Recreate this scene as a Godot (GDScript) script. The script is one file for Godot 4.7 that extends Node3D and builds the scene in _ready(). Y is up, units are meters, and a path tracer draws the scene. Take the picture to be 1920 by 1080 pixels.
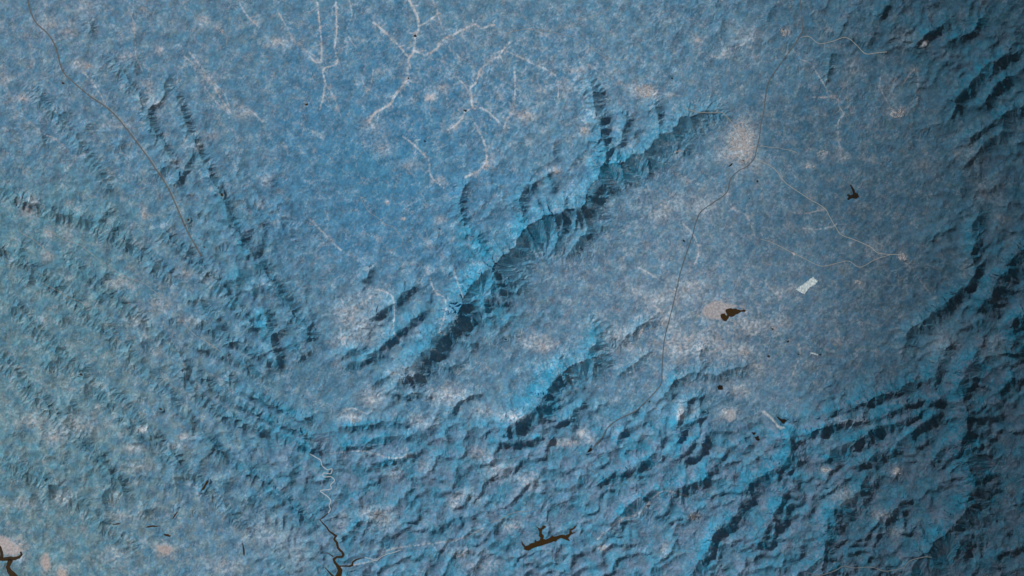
extends Node3D

# One photograph pixel (of 1920 x 1080) is 50 m of ground. x runs east, z runs south, y is height.
const PX := 50.0
const CX := 960.0
const CY := 540.0
const X0 := -80.0       # the fine terrain sheet, in pixels
const Y0 := -45.0
const SPAN_X := 2080.0
const SPAN_Y := 1170.0
const NW := 1536
const NH := 864

var high := PackedFloat32Array()      # heights of the fine sheet
var flow := PackedFloat32Array()      # square metres that drain through a cell
var wood := PackedFloat32Array()      # how mountainous a place is
var rough_map := PackedFloat32Array()
var green_map := PackedFloat32Array()
var jog_x := PackedFloat32Array()
var jog_y := PackedFloat32Array()
var rim := PackedFloat32Array()       # the drawn ridges alone

func noise(sd: int, period: float, octaves := 4, kind := FastNoiseLite.TYPE_SIMPLEX, ridged := false) -> FastNoiseLite:
	var f := FastNoiseLite.new()
	f.seed = sd
	f.noise_type = kind
	f.frequency = 1.0 / period
	f.fractal_type = FastNoiseLite.FRACTAL_RIDGED if ridged else FastNoiseLite.FRACTAL_FBM
	f.fractal_octaves = octaves
	if octaves <= 1:
		f.fractal_type = FastNoiseLite.FRACTAL_NONE
	return f

# ---------------------------------------------------------------- ridges
# [points..., height, width of the sunny side, width of the shady side]: crests seen from above, in pixels
func ridges() -> Array:
	return [
		["main", 430, 46, 34, [1345,212, 1320,218, 1300,230, 1285,238, 1270,262, 1240,278, 1226,292, 1212,303, 1190,317, 1170,323, 1150,334, 1130,346, 1110,366, 1107,391, 1080,398, 1054,400, 1038,408, 1026,414, 1008,428, 996,440, 984,454, 970,470, 956,482, 938,492, 926,508, 908,520, 889,541, 880,556, 866,573, 857,598, 843,622, 822,640, 812,657, 797,674, 786,690, 770,698, 753,709, 742,726]],
		["main second crest", 260, 12, 48, [958,478, 962,493, 948,512, 930,524, 915,534, 898,545]],
		["main shoulder", 170, 18, 18, [1140,424, 1122,428, 1106,434, 1098,446, 1084,462, 1068,476]],
		["main shoulder", 130, 12, 14, [1027,414, 1038,432, 1042,455, 1036,478]],
		["main shoulder", 110, 10, 12, [1056,402, 1060,420, 1056,436]],
		["spur", 150, 12, 20, [866,573, 885,592, 892,608]],
		["spur", 140, 12, 20, [889,541, 905,560, 912,590, 918,600]],
		["spur", 140, 12, 20, [926,524, 938,550, 946,575]],
		["spur", 120, 12, 18, [960,500, 975,520, 985,540]],
		["spur", 130, 14, 20, [843,622, 865,640, 895,648]],
		["spur", 130, 16, 20, [797,674, 830,685, 850,690, 862,680]],
		["north", 300, 34, 13, [1096,150, 1105,165, 1118,178, 1122,205, 1128,225, 1124,236, 1131,250, 1130,264, 1138,284, 1134,302, 1128,312, 1137,335, 1128,346]],
		["north inner", 120, 18, 12, [1160,205, 1176,225, 1166,250, 1163,275]],
		["north inner", 190, 26, 13, [1222,188, 1232,210, 1237,232, 1236,250, 1240,268]],
		["north inner", 160, 12, 14, [1210,265, 1200,282, 1190,300, 1180,312]],
		["north inner", 170, 12, 18, [1330,214, 1305,222, 1288,236]],
		["middle", 210, 22, 20, [1004,340, 984,356, 970,377, 978,392, 975,402, 984,420]],
		["middle", 110, 22, 10, [1024,322, 1030,340, 1042,360]],
		["west loop", 130, 22, 16, [872,338, 862,372, 861,400, 874,420]],
		["west loop", 180, 26, 13, [872,436, 890,444, 906,464, 918,478, 938,490]],
		["west loop", 90, 14, 10, [864,456, 878,470, 888,486, 902,494]],
		["west loop", 90, 18, 9, [840,505, 856,520, 868,540, 874,560]],
		["south", 390, 52, 40, [930,802, 948,798, 966,794, 979,785, 1006,767, 1019,756, 1024,738, 1034,718, 1050,701, 1072,688, 1086,683, 1108,681, 1118,667, 1114,648, 1116,632]],
		["south", 150, 16, 14, [1100,590, 1110,600, 1118,612, 1112,622, 1122,628, 1134,612]],
		["south", 120, 12, 14, [1072,690, 1085,712, 1095,730]],
		["south", 190, 24, 16, [1132,612, 1142,628, 1164,645, 1178,634, 1194,614, 1206,608, 1236,602]],
		["south", 150, 20, 16, [1156,706, 1180,690, 1206,670, 1222,661]],
		["south", 150, 18, 12, [1046,790, 1060,782, 1078,770, 1098,752]],
		["east", 260, 24, 17, [1238,742, 1250,735, 1258,722, 1264,711, 1285,706, 1312,696, 1330,700, 1360,697, 1392,694, 1410,688]],
		["east", 120, 16, 10, [1262,684, 1267,696, 1266,709]],
		["east", 120, 18, 12, [1322,648, 1314,658, 1316,676, 1322,690]],
		["east", 110, 10, 12, [1366,682, 1352,692, 1348,702]],
		["east", 260, 15, 13, [1266,806, 1270,785, 1275,766, 1290,748, 1306,739, 1320,738]],
		["east", 190, 13, 14, [1262,820, 1280,800, 1300,786, 1318,770]],
		["east", 210, 22, 24, [1258,866, 1274,852, 1292,838, 1306,826, 1322,812]],
		["east", 180, 20, 18, [1240,915, 1280,912, 1308,902, 1322,890, 1325,880, 1344,868, 1356,850]],
		["east", 270, 38, 22, [1390,908, 1420,898, 1440,886, 1470,872, 1484,862, 1481,840, 1476,812, 1474,796]],
		["far south", 240, 30, 34, [1362,972, 1378,960, 1390,925, 1396,905]],
		["far south", 220, 26, 32, [1290,1080, 1304,1060, 1325,1022, 1338,990, 1364,968]],
		["far south", 220, 26, 30, [1415,1030, 1440,978, 1458,945, 1480,905]],
		["far south", 260, 36, 34, [1500,1090, 1540,1056, 1546,1020, 1556,988, 1568,962, 1590,936, 1610,920, 1616,895]],
		["far south", 150, 20, 22, [1640,985, 1665,960, 1690,940, 1705,930]],
		["far south", 170, 20, 20, [1600,880, 1625,860, 1650,850, 1680,820]],
		["far south", 200, 22, 24, [1080,880, 1118,905, 1150,890, 1180,880, 1212,862, 1245,852]],
		["far south", 180, 22, 26, [1130,985, 1180,950, 1210,925, 1250,905]],
		["stripes", 260, 16, 15, [1520,782, 1545,775, 1570,765, 1600,757, 1630,746, 1656,738, 1700,722, 1720,712]],
		["stripes", 260, 18, 17, [1500,815, 1545,800, 1580,790, 1625,785, 1650,777, 1690,762, 1722,750, 1790,745]],
		["stripes", 300, 18, 22, [1540,862, 1570,846, 1600,826, 1640,802, 1670,796, 1700,786, 1725,770]],
		["stripes", 240, 18, 22, [1665,852, 1690,822, 1715,800, 1740,780, 1760,768]],
		["stripes", 220, 14, 16, [1745,870, 1760,840, 1790,815]],
		["right range", 400, 34, 64, [1832,660, 1812,690, 1800,722, 1800,748, 1808,780, 1797,810, 1795,832, 1806,852, 1812,880, 1818,906, 1808,930, 1800,956, 1776,990, 1756,1010, 1738,1032, 1712,1056]],
		["right range", 380, 20, 46, [1930,450, 1900,474, 1870,510, 1850,538, 1840,560, 1828,584]],
		["right range", 300, 26, 24, [1830,400, 1826,425, 1824,450, 1815,475, 1822,496, 1824,514, 1812,532, 1785,556, 1760,580, 1722,610, 1702,624, 1694,650]],
		["right range", 110, 16, 8, [1790,425, 1770,433, 1754,441, 1738,450]],
		["right range", 300, 20, 50, [1925,575, 1900,594, 1890,612, 1896,640, 1880,665]],
		["right range", 220, 16, 30, [1780,640, 1760,660, 1745,690, 1735,715]],
		["right range", 260, 20, 30, [1900,700, 1880,720, 1860,740]],
		["upper right", 190, 20, 16, [1662,6, 1656,20, 1641,33]],
		["upper right", 110, 18, 10, [1566,100, 1556,122, 1547,156]],
		["upper right", 230, 22, 26, [1905,86, 1870,112, 1848,130, 1822,150, 1800,178, 1776,205]],
		["upper right", 200, 16, 22, [1890,142, 1866,160, 1850,178, 1838,196]],
		["upper right", 200, 18, 22, [1925,196, 1890,210, 1862,226, 1840,242, 1800,262]],
		["upper right", 150, 30, 16, [1900,232, 1860,262, 1830,288, 1800,318]],
		["upper right", 150, 18, 18, [1780,40, 1740,60, 1712,85]],
		["upper right", 150, 18, 18, [1850,30, 1810,62, 1770,80]],
		["west", 260, 24, 16, [484,582, 498,590, 506,604, 504,624, 511,650, 520,668, 524,690]],
		["west", 150, 16, 16, [540,640, 556,655, 566,668, 580,660]],
		["west", 150, 16, 14, [345,560, 372,560, 386,578, 402,590, 412,606, 420,620]],
		["belt", 229, 16, 12, [370,600, 400,622, 430,640, 462,650, 490,662, 505,690]],
		["belt", 202, 14, 12, [352,640, 384,655, 420,668, 452,680, 490,705]],
		["belt", 283, 16, 12, [322,684, 345,706, 370,742, 410,772, 450,790, 510,812, 560,832, 606,846]],
		["belt", 270, 14, 11, [362,690, 400,728, 440,755, 490,780, 540,800, 590,822]],
		["belt", 229, 14, 11, [420,700, 450,730, 500,752, 545,772, 585,790]],
		["swirl", 150, 12, 10, [298,330, 306,318, 322,314, 334,322, 336,340, 322,346]],
		["swirl", 130, 12, 9, [344,330, 352,312, 362,290, 358,270]],
		["swirl", 110, 16, 12, [270,210, 300,190, 312,170, 318,140]],
		["middle hills", 120, 20, 16, [684,498, 690,512, 682,530]],
		["middle hills", 150, 22, 14, [640,690, 680,680, 705,660, 735,632, 760,612, 800,580]],
		["middle hills", 150, 22, 14, [690,600, 720,582, 745,560, 770,540]],
		["middle hills", 150, 20, 16, [640,672, 652,660, 668,654, 690,652]],
		["middle hills", 130, 18, 14, [700,720, 725,706, 745,690, 770,668, 790,650]],
		["middle hills", 120, 16, 12, [735,575, 760,552, 784,530]],
		["lower middle", 150, 14, 14, [735,735, 760,742, 790,736, 810,742]],
		["lower middle", 150, 16, 14, [640,800, 680,796, 720,790, 770,792]],
		["lower middle", 140, 14, 13, [636,838, 670,832, 720,822, 780,814]],
		["lower middle", 120, 12, 12, [690,872, 730,862, 770,850]],
		["lower middle", 150, 16, 14, [840,775, 858,752, 880,742, 905,735]],
		["lower middle", 120, 10, 14, [915,826, 960,830, 1010,818, 1040,822]],
		["lower middle", 150, 16, 16, [1150,840, 1162,815, 1170,800]],
		["lower middle", 130, 10, 12, [616,1016, 650,1000, 670,978, 700,970]],
		["west belts", 255, 18, 20, [-20,345, 40,372, 100,398, 160,414, 215,440, 270,478, 330,528]],
		["west belts", 195, 16, 18, [-20,452, 60,500, 130,556, 200,618, 258,678, 310,742]],
		["west belts", 180, 16, 16, [120,480, 190,538, 262,598, 322,652, 362,702]],
		["west belts", 195, 18, 18, [10,560, 88,638, 150,700, 212,762, 280,832]],
		["west belts", 180, 18, 18, [-10,655, 60,736, 128,800, 200,878, 240,930]],
		["west belts", 180, 16, 16, [200,722, 262,790, 332,862, 402,930, 472,1000]],
		["west belts", 225, 15, 15, [290,700, 340,770, 400,832, 462,880, 530,932, 592,982]],
		["west belts", 225, 16, 16, [300,430, 350,474, 400,522, 442,572, 482,622]],
		["west belts", 195, 18, 16, [420,395, 470,470, 520,540, 562,600, 590,640]],
		["west belts", 135, 18, 16, [60,168, 118,232, 170,300, 212,362]],
		["west belts", 165, 18, 14, [205,105, 258,180, 300,262, 328,312]],
		["west belts", 165, 16, 14, [330,180, 362,262, 402,342, 442,422]],
		["west belts", 150, 20, 20, [-10,850, 80,900, 170,960, 260,1040]],
	]

# knolls: x, y, height, radius, in pixels
func knolls() -> Array:
	return [
		["a", [190,412,150,12, 214,426,120,16, 200,514,140,9, 184,560,130,10, 26,488,140,10, 54,524,130,11, 92,682,150,14, 34,708,120,12, 12,690,120,10, 200,395,130,14, 150,405,90,14, 40,460,110,10]],
		["b", [120,598,110,10, 205,605,90,12, 118,600,90,9, 160,690,90,12, 165,730,120,16, 70,745,120,18, 130,760,110,18, 195,598,90,9, 262,745,90,12, 300,765,90,10, 240,640,80,14]],
		["c", [165,240,90,12, 220,270,90,14, 85,265,90,14, 120,215,80,14, 170,50,80,16, 250,120,70,18, 372,400,100,9, 352,412,80,9, 410,380,90,14, 448,520,110,16, 475,545,120,14]],
		["d", [270,640,90,16, 300,690,90,14, 325,600,90,14, 200,930,100,18, 275,960,90,16, 330,900,70,16, 420,905,90,16, 470,930,110,20, 520,620,140,12, 545,600,110,12]],
	]

func lump(x: float, y: float, cx: float, cy: float, rx: float, ry: float) -> float:
	var a := (x - cx) / rx
	var b := (y - cy) / ry
	return exp(-(a * a + b * b))

# how rugged the ground is, 0 to about 1
func rugged(x: float, y: float) -> float:
	var r := 0.065
	r += 0.55 * lump(x, y, 940, 575, 80, 70) + 0.4 * lump(x, y, 1070, 440, 80, 40) + 0.35 * lump(x, y, 1010, 730, 110, 90) + 0.3 * lump(x, y, 1330, 760, 90, 70)
	r += 0.3 * lump(x, y, 870, 470, 90, 120) + 0.25 * lump(x, y, 1060, 300, 140, 90) + 0.04 * lump(x, y, 200, 200, 400, 260)
	r += 0.85 * smoothstep(740.0, 900.0, y + 0.05 * x) * smoothstep(2100.0, 500.0, absf(x - 1100.0))
	r += 0.75 * lump(x, y, 1900, 560, 190, 420) + 0.8 * lump(x, y, 1700, 860, 300, 170)
	r += 0.5 * lump(x, y, 1780, 70, 230, 170) + 0.3 * lump(x, y, 1420, 20, 230, 90)
	r += 0.6 * lump(x, y, 470, 640, 140, 190) + 0.6 * lump(x, y, 730, 630, 130, 110)
	r += 0.4 * lump(x, y, 440, 430, 90, 110) + 0.35 * lump(x, y, 120, 620, 260, 260)
	r += 0.25 * lump(x, y, 330, 300, 60, 80) + 0.10 * lump(x, y, 150, 200, 200, 160)
	r += 0.3 * lump(x, y, 1190, 250, 110, 110) + 0.3 * lump(x, y, 990, 400, 110, 90)
	r -= 0.55 * lump(x, y, 250, 1000, 280, 110) + 0.65 * lump(x, y, 1420, 765, 130, 70)
	r *= 1.0 - 0.35 * smoothstep(620.0, 420.0, x) * smoothstep(420.0, 700.0, y)
	return clampf(r, 0.04, 1.1)

# where the hills are greener (x, y, half widths, strength)
func lush(x: float, y: float) -> float:
	var g := 0.0
	for set_ in [[895,465,34,22,0.9, 870,435,16,22,0.7, 1050,695,60,26,0.8, 1110,660,18,34,0.6, 1005,750,40,26,0.5, 490,606,14,20,0.9, 1125,300,26,40,0.5, 1180,310,50,16,0.7, 1250,250,40,20,0.6, 880,520,40,26,0.5, 1262,712,12,16,0.9, 1110,620,20,22,0.6, 700,310,90,60,0.25, 1155,320,40,26,0.5, 990,430,50,20,0.5, 1110,375,40,24,0.5, 1440,880,60,30,0.5, 555,800,60,30,0.4, 420,530,40,40,0.35, 1220,820,60,60,0.3, 1660,800,80,30,0.25, 920,600,40,24,0.5, 1000,470,30,24,0.3, 470,730,90,60,0.35, 1850,150,60,60,0.4, 60,650,60,30,0.3]]:
		for q in set_.size() / 5:
			var dx: float = absf(x - set_[5 * q])
			var dy: float = absf(y - set_[5 * q + 1])
			if dx < 2.2 * set_[5 * q + 2] and dy < 2.2 * set_[5 * q + 3]:
				g += 0.85 * set_[5 * q + 4] * lump(dx, dy, 0.0, 0.0, set_[5 * q + 2], set_[5 * q + 3])
	return g

func lay_ridges(out: PackedFloat32Array, w: int, h: int) -> void:
	var sx := SPAN_X / w
	var sy := SPAN_Y / h
	var spur := noise(14, 15.0, 2)
	for ridge in ridges():
		var p: Array = ridge[4]
		var top: float = 25.0 + 0.8 * float(ridge[1]) * (0.78 if ridge[0] in ["stripes", "right range", "far south", "south", "east"] else 1.0)
		var lit: float = ridge[2]
		var dark: float = ridge[3]
		var reach := maxf(lit, dark) * 1.05
		var lo := Vector2(1e9, 1e9)
		var hi := Vector2(-1e9, -1e9)
		var n := p.size() / 2
		var px := PackedFloat32Array()
		var py := PackedFloat32Array()
		for k in n:
			px.append(p[2 * k])
			py.append(p[2 * k + 1])
			lo = lo.min(Vector2(px[k], py[k]))
			hi = hi.max(Vector2(px[k], py[k]))
		var so_far := PackedFloat32Array([0.0])
		for k in n - 1:
			so_far.append(so_far[k] + Vector2(px[k + 1] - px[k], py[k + 1] - py[k]).length())
		var i0 := maxi(0, int((lo.x - reach - X0) / sx))
		var i1 := mini(w - 1, int((hi.x + reach - X0) / sx) + 1)
		var j0 := maxi(0, int((lo.y - reach - Y0) / sy))
		var j1 := mini(h - 1, int((hi.y + reach - Y0) / sy) + 1)
		for j in range(j0, j1 + 1):
			var y := Y0 + (j + 0.5) * sy
			for i in range(i0, i1 + 1):
				var x := X0 + (i + 0.5) * sx
				var best := 1e9
				var sun_side := 0.0
				var along := 0.0
				var run := 0.0
				for k in n - 1:
					var ax := px[k]
					var ay := py[k]
					var bx := px[k + 1] - ax
					var by := py[k + 1] - ay
					var qx := x - ax
					var qy := y - ay
					var len2 := bx * bx + by * by
					var t := clampf((qx * bx + qy * by) / len2, 0.0, 1.0)
					var dx := qx - bx * t
					var dy := qy - by * t
					var d := dx * dx + dy * dy
					if d < best:
						best = d
						sun_side = -0.76 * dx - 0.65 * dy
						along = (k + t) / (n - 1)
						run = so_far[k] + t * sqrt(len2)
				best = sqrt(best)
				var s := clampf(sun_side / (best + 0.5) * 1.2 * 0.5 + 0.5, 0.0, 1.0)
				var wide := lerpf(dark, lit, s)
				var u := best / wide
				if u < 1.0:
					var ends := smoothstep(0.0, 0.07, along) * smoothstep(1.0, 0.93, along) * 0.7 + 0.3
					var v := top * ends * pow(1.0 - u, 1.3 + (0.75 + 0.25 * (1.0 - s)) * spur.get_noise_2d(run, s * 40.0 + top))
					if v > out[j * w + i]:
						out[j * w + i] = v
	for set_ in knolls():
		var q: Array = set_[1]
		for k in q.size() / 4:
			var cx: float = q[4 * k]
			var cy: float = q[4 * k + 1]
			var r: float = q[4 * k + 3] * 1.4
			var i0 := maxi(0, int((cx - r - X0) / sx))
			var i1 := mini(w - 1, int((cx + r - X0) / sx) + 1)
			var j0 := maxi(0, int((cy - r - Y0) / sy))
			var j1 := mini(h - 1, int((cy + r - Y0) / sy) + 1)
			for j in range(j0, j1 + 1):
				for i in range(i0, i1 + 1):
					var d := Vector2(X0 + (i + 0.5) * sx - cx, Y0 + (j + 0.5) * sy - cy).length() / r
					if d < 1.0:
						out[j * w + i] = maxf(out[j * w + i], q[4 * k + 2] * (1.0 - d))

func upsample(a: PackedFloat32Array, w: int, h: int) -> PackedFloat32Array:
	var b := PackedFloat32Array()
	var w2 := w * 2
	b.resize(w2 * h * 2)
	for j in h * 2:
		var v := clampf((j - 0.5) * 0.5, 0.0, h - 1.001)
		var j0 := int(v)
		var fv := v - j0
		var r0 := j0 * w
		var r1 := r0 + w
		for i in w2:
			var u := clampf((i - 0.5) * 0.5, 0.0, w - 1.001)
			var i0 := int(u)
			var fu := u - i0
			var p := lerpf(a[r0 + i0], a[r0 + i0 + 1], fu)
			var q := lerpf(a[r1 + i0], a[r1 + i0 + 1], fu)
			b[j * w2 + i] = lerpf(p, q, fv)
	return b

# The nodes of a level stand irregularly, so that streams do not run along a grid: offsets are parts of a cell.
func scatter_nodes(w: int, h: int, sd: int) -> void:
	var n := w * h
	jog_x.resize(n)
	jog_y.resize(n)
	var dice := sd
	for c in n:
		dice = (dice * 1103515245 + 12345) & 0x7fffffff
		jog_x[c] = ((dice >> 8) * 1.192e-7 - 0.5) * 0.84
		dice = (dice * 1103515245 + 12345) & 0x7fffffff
		jog_y[c] = ((dice >> 8) * 1.192e-7 - 0.5) * 0.84

# Rivers cut the land (stream power, implicit): lift is metres of uplift a step, bite the erodibility a step.
func erode(h: PackedFloat32Array, lift: PackedFloat32Array, w: int, hh: int, steps: int, bite: float, steep: float) -> void:
	var n := w * hh
	var cell := SPAN_X * PX / w
	var rec := PackedInt32Array()
	var dist := PackedFloat32Array()
	var count := PackedInt32Array()
	var first := PackedInt32Array()
	var donor := PackedInt32Array()
	var order := PackedInt32Array()
	rec.resize(n)
	dist.resize(n)
	count.resize(n)
	first.resize(n + 1)
	donor.resize(n)
	order.resize(n)
	flow.resize(n)
	var off := PackedInt32Array([1, w, w + 1, w - 1, -1, -w, -w - 1, -w + 1])
	var link: Array[PackedFloat32Array] = []
	for k in 4:
		var l := PackedFloat32Array()
		l.resize(n)
		var ox := 1.0 if k == 0 or k == 2 else (0.0 if k == 1 else -1.0)
		var oy := 0.0 if k == 0 else 1.0
		for c in n - w - 1:
			var q := c + off[k]
			var dx := ox + jog_x[q] - jog_x[c]
			var dy := oy + jog_y[q] - jog_y[c]
			l[c] = 1.0 / (cell * sqrt(dx * dx + dy * dy))
		link.append(l)
	var l0 := link[0]
	var l1 := link[1]
	var l2 := link[2]
	var l3 := link[3]
	var unit := cell * cell
	for step in steps:
		count.fill(0)
		for j in hh:
			var row := j * w
			var edge_row := j == 0 or j == hh - 1
			for i in w:
				var c := row + i
				if edge_row or i == 0 or i == w - 1:
					rec[c] = c
					h[c] += lift[c] * 0.7
					continue
				var here := h[c] + lift[c]
				h[c] = here
				var best := 0.0
				var to := c
				var s := (here - h[c + 1]) * l0[c]
				if s > best:
					best = s
					to = c + 1
					dist[c] = l0[c]
				s = (here - h[c + w]) * l1[c]
				if s > best:
					best = s
					to = c + w
					dist[c] = l1[c]
				s = (here - h[c + w + 1]) * l2[c]
				if s > best:
					best = s
					to = c + w + 1
					dist[c] = l2[c]
				s = (here - h[c + w - 1]) * l3[c]
				if s > best:
					best = s
					to = c + w - 1
					dist[c] = l3[c]
				s = (here - h[c - 1]) * l0[c - 1]
				if s > best:
					best = s
					to = c - 1
					dist[c] = l0[c - 1]
				s = (here - h[c - w]) * l1[c - w]
				if s > best:
					best = s
					to = c - w
					dist[c] = l1[c - w]
				s = (here - h[c - w - 1]) * l2[c - w - 1]
				if s > best:
					best = s
					to = c - w - 1
					dist[c] = l2[c - w - 1]
				s = (here - h[c - w + 1]) * l3[c - w + 1]
				if s > best:
					best = s
					to = c - w + 1
					dist[c] = l3[c - w + 1]
				rec[c] = to
				if to != c:
					count[to] += 1
				else:
					h[c] = here - minf(0.4 * lift[c], (45.0 if cell > 100.0 else 18.0) * bite)      # a hollow's floor fills more slowly than its rim rises
		var sum := 0
		for c in n:
			first[c] = sum
			sum += count[c]
		first[n] = sum
		count.fill(0)
		for c in n:
			var r := rec[c]
			if r != c:
				donor[first[r] + count[r]] = c
				count[r] += 1
		var tail := 0
		for c in n:
			if rec[c] == c:
				order[tail] = c
				tail += 1
		var head := 0
		while head < tail:
			var c := order[head]
			head += 1
			for k in range(first[c], first[c + 1]):
				order[tail] = donor[k]
				tail += 1
		flow.fill(unit)
		for k in range(tail - 1, -1, -1):
			var c := order[k]
			var r := rec[c]
			if r != c:
				flow[r] += flow[c]
		for k in tail:
			var c := order[k]
			var r := rec[c]
			if r == c:
				continue
			var d := dist[c]
			var f := bite * sqrt(flow[c]) * d
			var v := (h[c] + f * h[r]) / (1.0 + f)
			var most := h[r] + steep / d
			h[c] = v if v < most else most

# Hollows fill up to their rims with sediment, so that every valley drains (Planchon and Darboux).
func fill_hollows(h: PackedFloat32Array, w: int, hh: int, fall: float) -> void:
	var n := w * hh
	var level := PackedFloat32Array()
	level.resize(n)
	level.fill(1e6)
	for i in w:
		level[i] = h[i]
		level[n - 1 - i] = h[n - 1 - i]
	for j in hh:
		level[j * w] = h[j * w]
		level[j * w + w - 1] = h[j * w + w - 1]
	var off := PackedInt32Array([-1, 1, -w, w, -w - 1, -w + 1, w - 1, w + 1])
	for sweep in 14:
		var changed := 0
		var down := sweep % 2 == 0
		var flip := (sweep / 2) % 2 == 0
		for jj in range(1, hh - 1):
			var j := jj if down else hh - 1 - jj
			for ii in range(1, w - 1):
				var c := j * w + (ii if flip else w - 1 - ii)
				var here := h[c]
				var now := level[c]
				if now <= here:
					continue
				var low := now
				for k in 8:
					var q := level[c + off[k]] + fall
					if q < low:
						low = q
				if low < here:
					low = here
				if low < now:
					level[c] = low
					changed += 1
		if changed == 0:
			break
	for c in n:
		if level[c] < 1e5:
			h[c] = lerpf(h[c], level[c], 0.6)

func shape_land() -> void:
	var w := NW / 4
	var h := NH / 4
	var base := PackedFloat32Array()
	var lift := PackedFloat32Array()
	var crest := PackedFloat32Array()
	base.resize(w * h)
	lift.resize(w * h)
	crest.resize(w * h)
	lay_ridges(crest, w, h)
	rough_map.resize(w * h)
	green_map.resize(w * h)
	var broad := noise(3, 420.0, 3)
	var hills := noise(11, 80.0, 5, FastNoiseLite.TYPE_SIMPLEX, true)
	var rough := noise(5, 18.0, 3)
	var warp := noise(8, 90.0, 2)
	for j in h:
		var y := Y0 + (j + 0.5) * SPAN_Y / h
		for i in w:
			var x := X0 + (i + 0.5) * SPAN_X / w
			var c := j * w + i
			var m := rugged(x, y)
			rough_map[c] = m
			green_map[c] = lush(x, y)
			var wx := x + 26.0 * warp.get_noise_2d(x, y)
			var wy := y + 26.0 * warp.get_noise_2d(x + 500.0, y)
			var east := hills.get_noise_2d((wx * 0.9 - wy * 0.43) * 0.6, (wy * 0.9 + wx * 0.43) * 1.3)
			var west := hills.get_noise_2d((wx * 0.73 + wy * 0.68) * 0.4 + 3000.0, (wy * 0.73 - wx * 0.68) * 1.5)
			var hl := lerpf(west, east, smoothstep(480.0, 760.0, x)) * 0.5 + 0.5
			var e := 60.0 * broad.get_noise_2d(x, y) - 0.05 * (y - 500.0) - 0.03 * absf(x - 1000.0)
			e += m * 100.0 * hl + rough.get_noise_2d(x, y) * (18.0 + 150.0 * m)
			base[c] = e + crest[c] * 0.8
			lift[c] = 0.4 + 10.2 * m * (0.50 + 0.55 * hl * hl) + crest[c] * 0.018
	scatter_nodes(w, h, 71)
	erode(base, lift, w, h, 8, 0.018, 0.5)
	base = upsample(base, w, h)
	lift = upsample(lift, w, h)
	rough_map = upsample(rough_map, w, h)
	green_map = upsample(green_map, w, h)
	w *= 2
	h *= 2
	rim.resize(w * h)
	lay_ridges(rim, w, h)
	var fine := noise(21, 9.0, 2)
	for j in h:
		for i in w:
			var c := j * w + i
			base[c] = lerpf(base[c], maxf(base[c], rim[c] * 0.5 + base[c] * 0.5), 0.5)
			lift[c] = lift[c] * 1.6 + rim[c] * 0.010
			base[c] += fine.get_noise_2d(i * 3.25, j * 3.25) * (8.0 + lift[c] * 5.0 + rim[c] * 0.12)
	scatter_nodes(w, h, 72)
	erode(base, lift, w, h, 40, 0.055, 0.52)
	fill_hollows(base, w, h, 0.4)
	base = upsample(base, w, h)
	lift = upsample(lift, w, h)
	rim = upsample(rim, w, h)
	rough_map = upsample(rough_map, w, h)
	green_map = upsample(green_map, w, h)
	w *= 2
	h *= 2
	fine.frequency = 1.0 / 4.0
	for j in h:
		for i in w:
			var c := j * w + i
			lift[c] = lift[c] * 2.4
			base[c] += fine.get_noise_2d(i * 1.625, j * 1.625) * (3.0 + lift[c] * 1.3 + rim[c] * 0.05)
	scatter_nodes(w, h, 73)
	erode(base, lift, w, h, 24, 0.15, 0.50)
	for round_ in 3:
		for j in range(1, h - 1):
			for i in range(1, w - 1):
				var c := j * w + i
				var low := minf(minf(base[c - 1], base[c + 1]), minf(base[c - w], base[c + w]))
				var top := maxf(maxf(base[c - 1], base[c + 1]), maxf(base[c - w], base[c + w]))
				base[c] = clampf(base[c], low, top)
	for c in w * h:
		base[c] *= 1.1
	high = base
	wood = lift

# ---------------------------------------------------------------- places and helpers
func to_x(px: float) -> float:
	return (px - CX) * PX

func to_z(py: float) -> float:
	return (py - CY) * PX

func node_px(c: int) -> Vector2:
	return Vector2(X0 + (c % NW + 0.5 + jog_x[c]) * SPAN_X / NW, Y0 + (c / NW + 0.5 + jog_y[c]) * SPAN_Y / NH)

# the highest ground within about a node of a place
func ground_at(px: float, py: float) -> float:
	var i := clampi(int((px - X0) * NW / SPAN_X - 0.5), 1, NW - 3)
	var j := clampi(int((py - Y0) * NH / SPAN_Y - 0.5), 1, NH - 3)
	var c := j * NW + i
	return maxf(maxf(high[c], high[c + 1]), maxf(high[c + NW], high[c + NW + 1]))

func tag(o: Node3D, label: String, category := "", group := "", kind := "") -> Node3D:
	o.set_meta("label", label)
	if category:
		o.set_meta("category", category)
	if group:
		o.set_meta("group", group)
	if kind:
		o.set_meta("kind", kind)
	return o

func matte(c: Color, rough := 1.0, spec := 0.1) -> StandardMaterial3D:
	var m := StandardMaterial3D.new()
	m.albedo_color = c.linear_to_srgb()
	m.roughness = rough
	m.metallic_specular = spec
	return m

func mesh_of(v: PackedVector3Array, idx: PackedInt32Array, nor: PackedVector3Array, col := PackedColorArray(), uv := PackedVector2Array()) -> ArrayMesh:
	var arr := []
	arr.resize(Mesh.ARRAY_MAX)
	arr[Mesh.ARRAY_VERTEX] = v
	arr[Mesh.ARRAY_INDEX] = idx
	if nor.size():
		arr[Mesh.ARRAY_NORMAL] = nor
	if col.size():
		arr[Mesh.ARRAY_COLOR] = col
	if uv.size():
		arr[Mesh.ARRAY_TEX_UV] = uv
	var m := ArrayMesh.new()
	m.add_surface_from_arrays(Mesh.PRIMITIVE_TRIANGLES, arr)
	return m

func put_mesh(called: String, m: Mesh, mat: Material) -> MeshInstance3D:
	var o := MeshInstance3D.new()
	o.name = called
	o.mesh = m
	o.material_override = null
	for k in m.get_surface_count():
		m.surface_set_material(k, mat)
	add_child(o, true)
	return o

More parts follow.
